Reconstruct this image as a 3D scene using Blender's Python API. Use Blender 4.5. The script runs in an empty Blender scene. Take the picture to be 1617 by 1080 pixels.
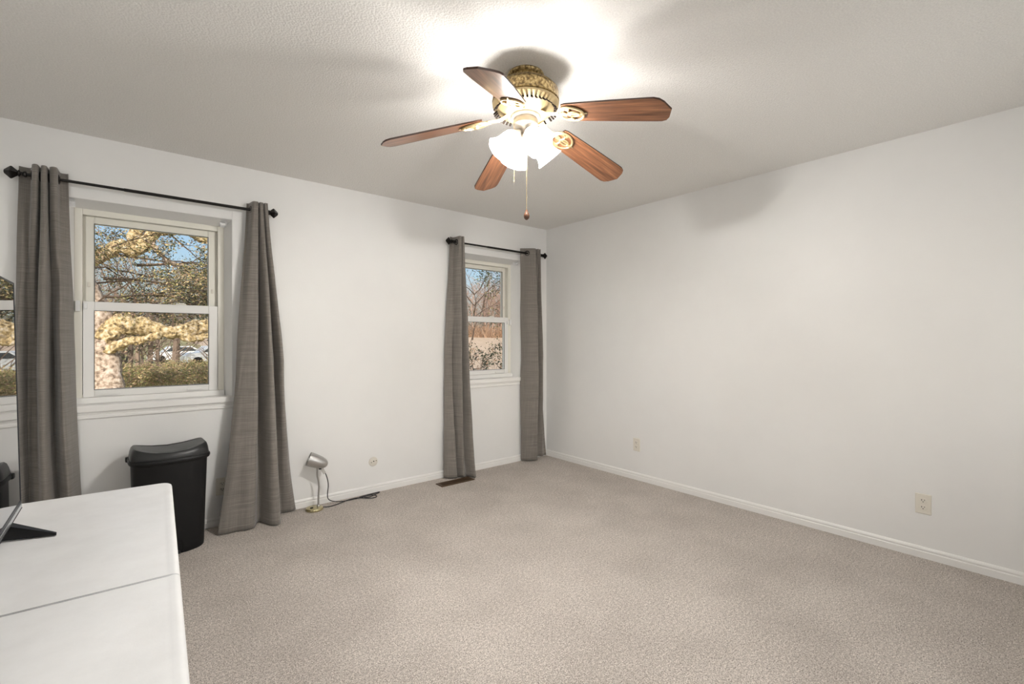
import bpy, bmesh, math, random
from mathutils import Vector, Matrix, noise

S = bpy.context.scene
C = S.collection
PI = math.pi
def R(d): return math.radians(d)

# ------------------------------------------------------------------ camera
cam_d = bpy.data.cameras.new('camera')
cam = bpy.data.objects.new('camera', cam_d); C.objects.link(cam)
cam.location = (-3.528, -3.681, 1.248)
cam.rotation_euler = (R(90), 0, R(50.393 - 90))
cam_d.sensor_fit = 'HORIZONTAL'; cam_d.sensor_width = 36.0
cam_d.lens = 740.0 / 1617.0 * 36.0
cam_d.shift_y = -3.3 / 1617.0
cam_d.clip_start = 0.02; cam_d.clip_end = 500
S.camera = cam

# ------------------------------------------------------------------ sky, sun, exposure
S.view_settings.view_transform = 'Standard'
S.view_settings.look = 'None'
S.view_settings.gamma = 1.0
S.view_settings.use_curve_mapping = False
S.view_settings.exposure = 0.12
BULB = 1450.0          # emission of the fan bulbs
world = bpy.data.worlds.new('sky'); S.world = world; world.use_nodes = True
wn = world.node_tree; wn.nodes.clear()
wo = wn.nodes.new('ShaderNodeOutputWorld'); wb = wn.nodes.new('ShaderNodeBackground')
sky = wn.nodes.new('ShaderNodeTexSky'); sky.sky_type = 'NISHITA'; sky.sun_disc = False
sky.sun_elevation = R(32); sky.sun_rotation = R(200); sky.air_density = 1.0; sky.dust_density = 3.0; sky.ozone_density = 1.8
wb.inputs[1].default_value = 0.16
wn.links.new(sky.outputs[0], wb.inputs[0]); wn.links.new(wb.outputs[0], wo.inputs[0])
sl = bpy.data.lights.new('sun', 'SUN'); so = bpy.data.objects.new('sun', sl); C.objects.link(so)
sl.energy = 4.0; sl.angle = R(0.6); sl.color = (1.0, 0.93, 0.82)
so.rotation_euler = Vector((0.30, 0.80, -0.52)).to_track_quat('-Z', 'Y').to_euler()
so.location = (0, -10, 10)
# added fill light, in an opening made for it behind the camera
dl = bpy.data.lights.new('fill_light', 'AREA'); do = bpy.data.objects.new('fill_light', dl); C.objects.link(do)
dl.shape = 'RECTANGLE'; dl.size = 2.0; dl.size_y = 1.2; dl.energy = 22; dl.color = (1.0, 0.99, 0.98)
do.location = (-1.35, -4.72, 1.48); do.rotation_euler = (R(90), 0, 0)
# second added fill light, at the left end of the same wall
dl = bpy.data.lights.new('fill_light', 'AREA'); do = bpy.data.objects.new('fill_light', dl); C.objects.link(do)
dl.shape = 'RECTANGLE'; dl.size = .72; dl.size_y = 1.2; dl.energy = 33; dl.color = (1.0, 0.99, 0.98)
do.location = (-4.29, -4.72, 1.48); do.rotation_euler = (R(90), 0, 0)

# ------------------------------------------------------------------ materials
def mat(name, col, rough=0.5, metal=0.0, **kw):
    m = bpy.data.materials.new(name); m.use_nodes = True
    b = m.node_tree.nodes['Principled BSDF']
    b.inputs['Base Color'].default_value = (*col, 1)
    b.inputs['Roughness'].default_value = rough
    b.inputs['Metallic'].default_value = metal
    for k, v in kw.items(): b.inputs[k.replace('_', ' ')].default_value = v
    return m
def nd(m, t, **kw):
    n = m.node_tree.nodes.new(t)
    for k, v in kw.items(): setattr(n, k, v)
    return n
def lk(m, a, b): m.node_tree.links.new(a, b)
def bsdf(m): return m.node_tree.nodes['Principled BSDF']
def coords(m, scale=(1, 1, 1), kind='Object'):
    t = nd(m, 'ShaderNodeTexCoord'); mp = nd(m, 'ShaderNodeMapping')
    mp.inputs['Scale'].default_value = scale
    lk(m, t.outputs[kind], mp.inputs[0]); return mp.outputs[0]
def noise_node(m, vec, scale, detail=3, rough=0.5):
    n = nd(m, 'ShaderNodeTexNoise'); n.inputs['Scale'].default_value = scale
    n.inputs['Detail'].default_value = detail; n.inputs['Roughness'].default_value = rough
    lk(m, vec, n.inputs['Vector']); return n.outputs['Fac']
def ramp(m, fac, stops):
    r = nd(m, 'ShaderNodeValToRGB'); e = r.color_ramp.elements
    while len(e) < len(stops): e.new(0.5)
    for i, (p, c) in enumerate(stops):
        e[i].position = p; e[i].color = (*c, 1)
    lk(m, fac, r.inputs[0]); return r.outputs[0]
def bump(m, h, strength, dist):
    b = nd(m, 'ShaderNodeBump'); b.inputs['Strength'].default_value = strength
    b.inputs['Distance'].default_value = dist
    lk(m, h, b.inputs['Height']); lk(m, b.outputs[0], bsdf(m).inputs['Normal']); return b
def mixc(m, fac, a, b, mode='MIX'):
    x = nd(m, 'ShaderNodeMix'); x.data_type = 'RGBA'; x.blend_type = mode
    if hasattr(fac, 'links'): lk(m, fac, x.inputs[0])
    else: x.inputs[0].default_value = fac
    for s, i in ((a, 6), (b, 7)):
        if hasattr(s, 'links'): lk(m, s, x.inputs[i])
        else: x.inputs[i].default_value = (*s, 1)
    return x.outputs[2]
def speckle(name, stops, scale, rough=0.7, metal=0, detail=3, bmp=0, bd=.01, sc=(1, 1, 1)):
    m = mat(name, stops[0][1], rough, metal); v = coords(m, sc)
    f = noise_node(m, v, scale, detail)
    lk(m, ramp(m, f, stops), bsdf(m).inputs['Base Color'])
    if bmp: bump(m, f, bmp, bd)
    return m

# painted wall with faint roller texture and a few hazy scuffs
M_wall = mat('wall_paint', (0.80, 0.785, 0.76), 0.55)
v = coords(M_wall)
f = noise_node(M_wall, v, 1.3, 4, .6)
lk(M_wall, ramp(M_wall, f, [(.3, (.785, .779, .768)), (.7, (.825, .820, .808))]), bsdf(M_wall).inputs['Base Color'])
bump(M_wall, noise_node(M_wall, v, 90, 3), 0.12, 0.002)
# popcorn ceiling
M_ceil = mat('popcorn_ceiling', (0.70, 0.685, 0.66), 0.9)
v = coords(M_ceil)
vo = nd(M_ceil, 'ShaderNodeTexVoronoi'); vo.inputs['Scale'].default_value = 110; lk(M_ceil, v, vo.inputs['Vector'])
n1 = noise_node(M_ceil, v, 150, 4, .7)
ad = nd(M_ceil, 'ShaderNodeMath', operation='SUBTRACT'); lk(M_ceil, n1, ad.inputs[0]); lk(M_ceil, vo.outputs['Distance'], ad.inputs[1])
bump(M_ceil, ad.outputs[0], 0.45, 0.005)
lk(M_ceil, ramp(M_ceil, n1, [(.3, (.75, .735, .71)), (.65, (.88, .865, .835))]), bsdf(M_ceil).inputs['Base Color'])
# cut-pile carpet
M_carpet = mat('beige_carpet', (.4, .35, .3), 0.95)
v = coords(M_carpet)
n1 = noise_node(M_carpet, v, 200, 3, .85); n2 = noise_node(M_carpet, v, 75, 3, .6); n3 = noise_node(M_carpet, v, 2.2, 4, .6)
c1 = ramp(M_carpet, n1, [(.38, (.22, .185, .16)), (.5, (.69, .62, .56)), (.62, (.96, .90, .85))])
c2 = ramp(M_carpet, n2, [(.35, (.78, .77, .76)), (.62, (1.08, 1.08, 1.08))])
c3 = ramp(M_carpet, n3, [(.35, (.88, .875, .87)), (.65, (1.04, 1.04, 1.04))])
cc = mixc(M_carpet, 1.0, mixc(M_carpet, 1.0, c1, c2, 'MULTIPLY'), c3, 'MULTIPLY')
lk(M_carpet, cc, bsdf(M_carpet).inputs['Base Color'])
bump(M_carpet, n1, 0.9, 0.008)
M_trim = mat('white_trim_paint', (.83, .82, .80), 0.35)
M_vinyl = mat('ivory_vinyl', (.79, .77, .695), 0.35)
M_vinylw = mat('white_vinyl', (.82, .81, .79), 0.35)
M_black = mat('black_iron', (.018, .016, .015), 0.35, 0.7)
M_blackp = mat('black_plastic', (.006, .006, .0065), 0.5, Specular_IOR_Level=.3)
M_blackl = mat('black_lid_plastic', (.020, .021, .022), 0.38)
M_dark = mat('dark_gasket', (.03, .03, .03), 0.6)
M_alm = mat('almond_plastic', (.74, .70, .62), 0.35)
M_slot = mat('outlet_slot', (.008, .006, .005), 1.0, Specular_IOR_Level=0.0)
M_white = mat('white_plastic', (.82, .82, .82), 0.35)
M_steel = mat('brushed_nickel', (.50, .49, .48), 0.33, 0.85)
M_brass = speckle('polished_brass', [(.3, (.42, .36, .20)), (.7, (.58, .52, .32))], 8, .22, .9)
M_ceramic = speckle('antique_brass', [(.35, (.10, .065, .025)), (.5, (.30, .21, .09)), (.65, (.52, .40, .20))], 90, .38, .75, 4)
M_gold = mat('pale_gold_metal', (.55, .43, .24), 0.42, .8)
M_nickel = mat('grey_switch_housing', (.42, .38, .33), .35, .7)
M_cord = mat('black_cord_rubber', (.015, .014, .014), .5)
M_vent = mat('brown_register_metal', (.10, .062, .035), .45, .4)
M_ventd = mat('register_gap', (.006, .005, .004), .9)
M_tag = mat('grey_paper_tag', (.5, .48, .45), .7)
M_bead = mat('walnut_bead', (.10, .045, .025), .3)
# table: blow moulded plastic with fine grain and light scuffing
M_table = mat('white_moulded_plastic', (.78, .78, .775), 0.42)
v = coords(M_table); f = noise_node(M_table, v, 9, 5, .65)
lk(M_table, ramp(M_table, f, [(.3, (.80, .80, .80)), (.7, (.87, .872, .875))]), bsdf(M_table).inputs['Base Color'])
bump(M_table, noise_node(M_table, v, 260, 2), .15, .0008)
# curtain cloth: two grey yarns woven in a fine slub grid
M_cloth = mat('grey_slub_cloth', (.2, .18, .16), 0.85)
tc = nd(M_cloth, 'ShaderNodeTexCoord')
def stretched(m, src, sc):
    mp = nd(m, 'ShaderNodeMapping'); mp.inputs['Scale'].default_value = sc; lk(m, src, mp.inputs[0]); return mp.outputs[0]
h1 = noise_node(M_cloth, stretched(M_cloth, tc.outputs['UV'], (3.0, 420, 1)), 1.0, 3, .7)
h2 = noise_node(M_cloth, stretched(M_cloth, tc.outputs['UV'], (300, 4, 1)), 1.0, 3, .7)
cl1 = ramp(M_cloth, h1, [(.3, (.125, .110, .096)), (.7, (.29, .266, .24))])
cl2 = ramp(M_cloth, h2, [(.3, (.80, .79, .78)), (.7, (1.10, 1.10, 1.10))])
lk(M_cloth, mixc(M_cloth, 1.0, cl1, cl2, 'MULTIPLY'), bsdf(M_cloth).inputs['Base Color'])
bsdf(M_cloth).inputs['Sheen Weight'].default_value = .25
# fan blade wood, grain along the blade
def wood(name, a, b, c):
    m = mat(name, b, .28); v = coords(m, (2.2, 38, 10)); f = noise_node(m, v, 1.6, 6, .62)
    lk(m, ramp(m, f, [(.3, a), (.5, b), (.7, c)]), bsdf(m).inputs['Base Color'])
    bsdf(m).inputs['Coat Weight'].default_value = .35; bsdf(m).inputs['Coat Roughness'].default_value = .15
    return m
M_wood = wood('walnut_veneer', (.050, .020, .010), (.155, .064, .030), (.30, .140, .070))
M_edge = mat('dark_blade_edge', (.05, .02, .01), .4)
# frosted glass: part scattered, part straight through
M_frost = bpy.data.materials.new('frosted_glass'); M_frost.use_nodes = True
t = M_frost.node_tree; t.nodes.clear()
o_ = t.nodes.new('ShaderNodeOutputMaterial'); tl = t.nodes.new('ShaderNodeBsdfTranslucent'); df = t.nodes.new('ShaderNodeBsdfDiffuse')
tr = t.nodes.new('ShaderNodeBsdfTransparent'); gl = t.nodes.new('ShaderNodeBsdfGlossy'); gl.inputs['Roughness'].default_value = .15
tl.inputs[0].default_value = (.72, .72, .72, 1); df.inputs[0].default_value = (.8, .8, .8, 1)
m1 = t.nodes.new('ShaderNodeMixShader'); m1.inputs[0].default_value = .45
m2 = t.nodes.new('ShaderNodeMixShader'); m2.inputs[0].default_value = .13
m3 = t.nodes.new('ShaderNodeMixShader'); m3.inputs[0].default_value = .05
t.links.new(tl.outputs[0], m1.inputs[1]); t.links.new(df.outputs[0], m1.inputs[2])
t.links.new(m1.outputs[0], m2.inputs[1]); t.links.new(tr.outputs[0], m2.inputs[2])
t.links.new(m2.outputs[0], m3.inputs[1]); t.links.new(gl.outputs[0], m3.inputs[2]); t.links.new(m3.outputs[0], o_.inputs[0])
M_bulb = bpy.data.materials.new('lit_bulb'); M_bulb.use_nodes = True
b = M_bulb.node_tree.nodes['Principled BSDF']; b.inputs['Base Color'].default_value = (1, 1, 1, 1)
b.inputs['Emission Color'].default_value = (1.0, .965, .92, 1); b.inputs['Emission Strength'].default_value = BULB
# window glass
M_glass = bpy.data.materials.new('window_glass'); M_glass.use_nodes = True
t = M_glass.node_tree; t.nodes.clear()
o_ = t.nodes.new('ShaderNodeOutputMaterial'); tr = t.nodes.new('ShaderNodeBsdfTransparent'); gl = t.nodes.new('ShaderNodeBsdfGlossy')
gl.inputs['Roughness'].default_value = .0; tr.inputs[0].default_value = (.97, .98, .97, 1)
lw = t.nodes.new('ShaderNodeFresnel'); lw.inputs[0].default_value = 1.33; mx = t.nodes.new('ShaderNodeMixShader')
t.links.new(lw.outputs[0], mx.inputs[0]); t.links.new(tr.outputs[0], mx.inputs[1]); t.links.new(gl.outputs[0], mx.inputs[2]); t.links.new(mx.outputs[0], o_.inputs[0])
M_screen = mat('glossy_screen', (.012, .012, .014), .015, 0, IOR=1.75, Coat_Weight=1.0, Coat_Roughness=.0, Coat_IOR=1.9)

# ------------------------------------------------------------------ mesh helpers
def link(name, bm, m, parent=None, smooth=False, mats=None, recalc=True):
    if recalc: bmesh.ops.recalc_face_normals(bm, faces=bm.faces)
    me = bpy.data.meshes.new(name); bm.to_mesh(me); bm.free()
    for x in (mats or [m]): me.materials.append(x)
    if smooth:
        me.polygons.foreach_set('use_smooth', [True] * len(me.polygons))
        if hasattr(me, 'set_sharp_from_angle'): me.set_sharp_from_angle(angle=R(38))
    o = bpy.data.objects.new(name, me); C.objects.link(o)
    if parent: o.parent = parent
    return o
def tag(o, label, cat, group=None, kind=None):
    if label: o['label'] = label
    if cat: o['category'] = cat
    if group: o['group'] = group
    if kind: o['kind'] = kind
    return o
def empty(name, loc=(0, 0, 0), rz=0, label=None, cat=None, group=None, kind=None):
    o = bpy.data.objects.new(name, None); C.objects.link(o)
    o.location = loc; o.rotation_euler = (0, 0, rz); o.empty_display_size = .1
    return tag(o, label, cat, group, kind)
def box(bm, x0, x1, y0, y1, z0, z1, bev=0, seg=2, M=None, mi=0):
    r = bmesh.ops.create_cube(bm, size=1)
    vs = r['verts']
    for q in vs:
        q.co = Vector(((x0 + x1) / 2 + q.co.x * (x1 - x0), (y0 + y1) / 2 + q.co.y * (y1 - y0), (z0 + z1) / 2 + q.co.z * (z1 - z0)))
        if M: q.co = M @ q.co
    fs = {f for q in vs for f in q.link_faces}
    for f in fs: f.material_index = mi
    if bev:
        es = list({e for q in vs for e in q.link_edges})
        bmesh.ops.bevel(bm, geom=es, offset=bev, segments=seg, profile=.6, affect='EDGES')
def loft(bm, rings, cap=True, closed=True, mi=0):
    vr = [[bm.verts.new(p) for p in r] for r in rings]; n = len(vr[0])
    for a, b_ in zip(vr, vr[1:]):
        for i in range(n if closed else n - 1):
            j = (i + 1) % n
            f = bm.faces.new((a[i], a[j], b_[j], b_[i])); f.material_index = mi
    if cap:
        for r in (vr[0], vr[-1]):
            f = bm.faces.new(r); f.material_index = mi
    return vr
def lathe(bm, prof, seg=40, M=None, cap=False, mi=0):
    rings = []
    for r, z in prof:
        ring = [Vector((max(r, 1e-4) * math.cos(2 * PI * k / seg), max(r, 1e-4) * math.sin(2 * PI * k / seg), z)) for k in range(seg)]
        if M: ring = [M @ p for p in ring]
        rings.append(ring)
    return loft(bm, rings, cap, True, mi)
def tube(bm, pts, rad, seg=8, cap=True, closed=False, sc=(1, 1), mi=0):
    pts = [Vector(p) for p in pts]; n = len(pts); rings = []; up = None
    for i, p in enumerate(pts):
        if closed: d = pts[(i + 1) % n] - pts[i - 1]
        else: d = pts[min(i + 1, n - 1)] - pts[max(i - 1, 0)]
        d.normalize()
        if up is None: up = d.orthogonal().normalized() if abs(d.z) > .95 else Vector((0, 0, 1))
        s = d.cross(up)
        if s.length < 1e-4: s = d.orthogonal()
        s.normalize(); up2 = s.cross(d).normalized()
        if abs(d.z) > .6: up = up2
        r = rad[i] if isinstance(rad, (list, tuple)) else rad
        rings.append([p + s * (math.cos(2 * PI * k / seg) * r * sc[0]) + up2 * (math.sin(2 * PI * k / seg) * r * sc[1]) for k in range(seg)])
    if closed: rings.append(rings[0]); 
    loft(bm, rings, cap and not closed, True, mi)
    if closed: bmesh.ops.remove_doubles(bm, verts=bm.verts, dist=1e-6)
def spline(P, n=8, closed=False):
    P = [Vector(p) for p in P]; out = []; N = len(P)
    rng = range(N if closed else N - 1)
    for i in rng:
        if closed: a, b_, c, d = P[i - 1], P[i], P[(i + 1) % N], P[(i + 2) % N]
        else: a, b_, c, d = P[max(i - 1, 0)], P[i], P[i + 1], P[min(i + 2, N - 1)]
        for k in range(n):
            t = k / n
            out.append(.5 * ((2 * b_) + (c - a) * t + (2 * a - 5 * b_ + 4 * c - d) * t * t + (3 * b_ - a - 3 * c + d) * t ** 3))
    if not closed: out.append(P[-1])
    return out
def NB(): return bmesh.new()

# ------------------------------------------------------------------ room shell
H = 2.44; XL = -4.75; YB = -4.6
W1 = (-3.787, -2.962); W2 = (-1.195, -.370); WZ = (.858, 2.066); TH = .20; SP = .03; DP = .12
# window wall with two splayed openings
bm = NB()
def quad(*p):
    f = bm.faces.new([bm.verts.new(q) for q in p]); return f
xs = [XL, W1[0], W1[1], W2[0], W2[1], .15]
for i in range(5):
    a, b_ = xs[i], xs[i + 1]
    if i in (1, 3): spans = [(0, WZ[0]), (WZ[1], H)]
    else: spans = [(0, WZ[0]), (WZ[0], WZ[1]), (WZ[1], H)]
    for z0, z1 in spans:
        quad((a, 0, z0), (b_, 0, z0), (b_, 0, z1), (a, 0, z1))
        quad((a, TH, z0), (a, TH, z1), (b_, TH, z1), (b_, TH, z0))
for w in (W1, W2):
    a, b_ = w; z0, z1 = WZ
    F_ = [(a, 0, z0), (b_, 0, z0), (b_, 0, z1), (a, 0, z1)]
    B_ = [(a + SP, DP, z0), (b_ - SP, DP, z0), (b_ - SP, DP, z1 - SP), (a + SP, DP, z1 - SP)]
    D_ = [(x, TH, z) for x, y, z in B_]
    O_ = [(a, TH, z0), (b_, TH, z0), (b_, TH, z1), (a, TH, z1)]
    for k in range(4):
        j = (k + 1) % 4
        quad(F_[k], F_[j], B_[j], B_[k]); quad(B_[k], B_[j], D_[j], D_[k]); quad(D_[k], D_[j], O_[j], O_[k])
bmesh.ops.remove_doubles(bm, verts=bm.verts, dist=1e-5)
tag(link('wall_back', bm, M_wall), None, None, kind='structure')
def slab(name, b6, m):
    bm = NB(); box(bm, *b6); return tag(link(name, bm, m), None, None, kind='structure')
slab('wall_left', (XL - .15, XL, YB, TH, 0, H), M_wall)
slab('wall_right', (0, .15, YB, 0, 0, H), M_wall)
bm = NB()
for b6 in ((XL - .15, -4.65, YB - .15, YB, 0, H), (-4.65, -3.93, YB - .15, YB, 0, .88), (-4.65, -3.93, YB - .15, YB, 2.08, H), (-3.93, -2.35, YB - .15, YB, 0, H), (-.35, .15, YB - .15, YB, 0, H), (-2.35, -.35, YB - .15, YB, 0, .88), (-2.35, -.35, YB - .15, YB, 2.08, H)): box(bm, *b6)  # both openings in this wall are added for the fill lights
tag(link('wall_front', bm, M_wall), None, None, kind='structure')
slab('sun_block_slab', (-6.4, 1.6, YB - 3.2, YB - .15, 2.32, 2.44), M_trim)  # unseen slab added to keep sun out of the rear openings
slab('ceiling', (XL - .15, .15, YB - .15, TH, H, H + .12), M_ceil)
slab('floor', (XL - .15, .15, YB - .15, TH, -.12, 0), M_carpet)
# baseboards: thin board with stepped bead on top
def baseboard(name, p0, p1, n):
    p0 = Vector(p0); p1 = Vector(p1); n = Vector(n)
    prof = [(0, 0), (.012, 0), (.012, .036), (.009, .040), (.009, .046), (.011, .049), (.009, .056), (.004, .0625), (0, .064)]
    bm = NB(); loft(bm, [[p + n * d + Vector((0, 0, z)) for d, z in prof] for p in (p0, p1)])
    return tag(link(name, bm, M_trim), None, None, kind='structure')
baseboard('baseboard_back', (XL, 0, 0), (0, 0, 0), (0, -1, 0))
baseboard('baseboard_right', (0, 0, 0), (0, YB, 0), (-1, 0, 0))
baseboard('baseboard_left', (XL, YB, 0), (XL, 0, 0), (1, 0, 0))
baseboard('baseboard_front', (XL, YB, 0), (0, YB, 0), (0, 1, 0))

# ------------------------------------------------------------------ windows
def ring_frame(bm, x0, x1, z0, z1, wl, wr, wb_, wt, y0, y1, bev=.003):
    box(bm, x0, x0 + wl, y0, y1, z0, z1, bev); box(bm, x1 - wr, x1, y0, y1, z0, z1, bev)
    box(bm, x0 + wl, x1 - wr, y0 + .001, y1 - .001, z0, z0 + wb_, bev); box(bm, x0 + wl, x1 - wr, y0 + .001, y1 - .001, z1 - wt, z1, bev)
def window(name, w):
    a, b_ = w
    root = empty(name, ((a + b_) / 2, 0, WZ[0]), kind='structure')
    cx = (a + b_) / 2; off = Vector((-cx, 0, -WZ[0]))
    def put(nm, bm, m, parent=root, smooth=False):
        bmesh.ops.translate(bm, verts=bm.verts, vec=off); return link(nm, bm, m, parent, smooth)
    xa, xb = a + SP, b_ - SP; za, zb = .885, WZ[1] - SP
    # outer frame (ivory vinyl) with inner track lip
    bm = NB(); ring_frame(bm, xa, xb, za, zb, .036, .036, .035, .035, DP, TH)
    ring_frame(bm, xa + .036, xb - .036, za + .03, zb - .035, .016, .016, .007, .008, DP + .050, TH - .01, .001)
    put('window_frame', bm, M_vinyl)
    gx0, gx1 = cx - .292, cx + .292
    # upper sash, set back
    zr0, zr1 = 1.425, 1.480
    bm = NB(); ring_frame(bm, gx0 - .042, gx1 + .042, zr0 + .004, zb - .036, .042, .042, .05, .045, DP + .034, DP + .062)
    us = put('upper_sash', bm, M_vinyl)
    bm = NB(); box(bm, gx0 - .004, gx1 + .004, DP + .045, DP + .049, zr0 + .04, zb - .075); put('glass_pane', bm, M_glass, root)
    bm = NB(); ring_frame(bm, gx0 - .003, gx1 + .003, zr0 + .05, zb - .0775, .003, .003, .003, .003, DP + .030, DP + .036, 0); put('glazing_gasket', bm, M_dark, root)
    # lower sash, in front
    bm = NB(); ring_frame(bm, gx0 - .052, gx1 + .052, .902, zr1, .052, .052, .045, zr1 - zr0, DP - .004, DP + .030)
    put('lower_sash', bm, M_vinylw)
    bm = NB(); box(bm, gx0 - .004, gx1 + .004, DP + .012, DP + .016, .94, zr0 + .006); put('glass_pane', bm, M_glass, root)
    bm = NB(); ring_frame(bm, gx0 - .002, gx1 + .002, .9445, zr0 + .0015, .003, .003, .003, .003, DP - .006, DP - .002, 0); put('glazing_gasket', bm, M_dark, root)
    for sx in (-1, 1):
        bm = NB(); box(bm, cx + sx * .225 - .055, cx + sx * .225 + .055, DP - .014, DP - .004, .917, .922, .001)
        box(bm, cx + sx * .225 - .055, cx + sx * .225 + .055, DP - .016, DP - .012, .912, .922, .001)
        put('sash_lift', bm, M_vinylw)
    bm = NB(); box(bm, cx + .11, cx + .165, DP + .0, DP + .026, zr1, zr1 + .009, .003); box(bm, cx + .125, cx + .155, DP - .006, DP + .012, zr1 + .007, zr1 + .013, .002)
    put('sash_lock', bm, M_vinyl)
    for sx in (-1, 1):
        bm = NB(); box(bm, cx + sx * .318 - .006, cx + sx * .318 + .006, DP + .026, DP + .034, 1.57, 1.60, .002); put('tilt_latch', bm, M_alm)
    # stool, apron and casing
    bm = NB(); box(bm, a - .012, b_ + .012, -.022, 0.0, .826, .866, .006, 3); box(bm, a, b_, -.002, DP, .84, .866)
    box(bm, xa, xb, DP - .03, DP + .01, .866, .902, .004)
    put('window_sill', bm, M_trim)
    bm = NB()
    loft(bm, [[Vector((x, -d, z)) for d, z in [(0, .785), (.006, .786), (.009, .790), (.009, .800), (.005, .803), (.005, .812), (.009, .815), (.009, .826), (0, .826)]] for x in (a - .05, b_ + .05)])
    put('apron', bm, M_trim)
    bm = NB()
    box(bm, a - .062, a, -.005, .0, .826, WZ[1] + .058, .002); box(bm, b_, b_ + .062, -.005, .0, .826, WZ[1] + .058, .002)
    box(bm, a, b_, -.005, 0, WZ[1], WZ[1] + .058, .002)
    put('casing', bm, M_wall)
    return root
window('window_1', W1); window('window_2', W2)
w3 = empty('added_window_4', (-4.29, YB, .88), 0, kind='structure')  # unseen window added around the narrow left fill light
bm = NB(); ring_frame(bm, -.36, .36, 0, 1.2, .05, .05, .05, .05, -.14, -.08); box(bm, -.31, .31, -.135, -.085, .58, .62); link('window_frame', bm, M_vinylw, w3)
bm = NB(); box(bm, -.32, .32, -.112, -.108, .04, 1.16); link('glass_pane', bm, M_glass, w3)
w3 = empty('added_window_3', (-1.35, YB, .88), kind='structure')  # unseen window added around the wide fill light
bm = NB(); ring_frame(bm, -1.0, 1.0, 0, 1.2, .05, .05, .05, .05, -.14, -.08); box(bm, -.02, .02, -.135, -.085, .05, 1.15); link('window_frame', bm, M_vinylw, w3)
bm = NB(); box(bm, -.96, .96, -.112, -.108, .04, 1.16); link('glass_pane', bm, M_glass, w3)

def blind_bracket(loc, sx, label):
    bm = NB()
    box(bm, 0, .003, -.022, .022, -.034, 0, .001); box(bm, 0, .032, -.022, .022, -.003, 0, .001)
    box(bm, 0, .032, .019, .022, -.034, 0, .001); box(bm, .006, .03, -.024, -.021, -.03, -.014, .001); box(bm, .008, .020, -.020, .0, -.026, -.018, .001)
    if sx < 0: bmesh.ops.scale(bm, vec=(-1, 1, 1), verts=bm.verts)
    o = link('blind_bracket', bm, M_white); o.location = loc
    tag(o, label, 'bracket', 'blind brackets in the window recesses')
blind_bracket((W1[0] + .008, .03, WZ[1] - .010), 1, 'white blind bracket in the upper left recess corner of the window above the trash can')
blind_bracket((W1[1] - .03, .04, WZ[1] - .012), -1, 'white blind bracket in the upper right recess corner of the window above the trash can')
blind_bracket((W2[1] - .02, .04, WZ[1] - .012), -1, 'white blind bracket in the recess corner of the window nearest the room corner')
def sensor(x, z, sx, label):
    r = empty('window_sensor', (x, DP - .004, z), 0, label, 'sensor', 'white magnetic window sensors')
    bm = NB(); box(bm, -.020 * sx - .011, -.020 * sx + .011, -.016, .0, -.032, .032, .003); link('sensor_body', bm, M_white, r)
    bm = NB(); box(bm, .014 * sx - .008, .014 * sx + .008, -.012, .0, -.017, .017, .002); link('magnet', bm, M_white, r)
sensor(W1[0] + SP + .036, 1.45, 1, 'white plastic alarm sensor on the left frame of the window beside the trash can')
sensor(W2[1] - SP - .036, 1.43, -1, 'white plastic alarm sensor on the right frame of the window nearest the room corner')

# ------------------------------------------------------------------ curtain rods
def rod(x0, x1, label):
    y, z = -.085, 2.135; L = x1 - x0
    r = empty('curtain_rod', (x0, y, z), 0, label, 'curtain rod', 'black curtain rods above the windows')
    MX = Matrix.Rotation(R(90), 4, 'Y')
    bm = NB(); lathe(bm, [(.008, 0), (.008, L * .62)], 16, MX, True); lathe(bm, [(.0095, L * .35), (.0095, L)], 16, MX, True); link('pole', bm, M_black, r, True)
    for s, xx in ((-1, 0), (1, L)):
        bm = NB(); Mf = Matrix.Translation((xx, 0, 0)) @ Matrix.Rotation(R(90) * s, 4, 'Y')
        lathe(bm, [(.010, -.004), (.016, -.002), (.016, .006), (.010, .010), (.009, .018), (.017, .021), (.018, .026), (.013, .030)], 16, Mf, True)
        # square bipyramid knob with stepped collars
        q = [(.012, .028), (.032, .050), (.034, .054), (.032, .058), (.010, .080), (.002, .082)]
        lathe(bm, q, 4, Mf @ Matrix.Rotation(R(0), 4, 'Z'), True)
        link('finial', bm, M_black, r)
    for xx in (.055, L - .055):
        bm = NB()
        box(bm, xx - .010, xx + .010, .079, .085, -.045, .03, .002)
        tube(bm, [(xx, .082, -.012), (xx, .04, -.016), (xx, .008, -.014), (xx, -.010, -.010)], .006, 8)
        lathe(bm, [(.0105, -.008), (.0145, -.008), (.0145, .008), (.0105, .008)], 16, Matrix.Translation((xx, 0, 0)) @ MX, True)
        link('rod_bracket', bm, M_black, r, True)
    return r
rod(-3.935, -2.775, 'black metal curtain rod with diamond finials above the window beside the trash can')
rod(-1.235, -.155, 'black metal curtain rod with diamond finials above the window nearest the room corner')

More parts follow.
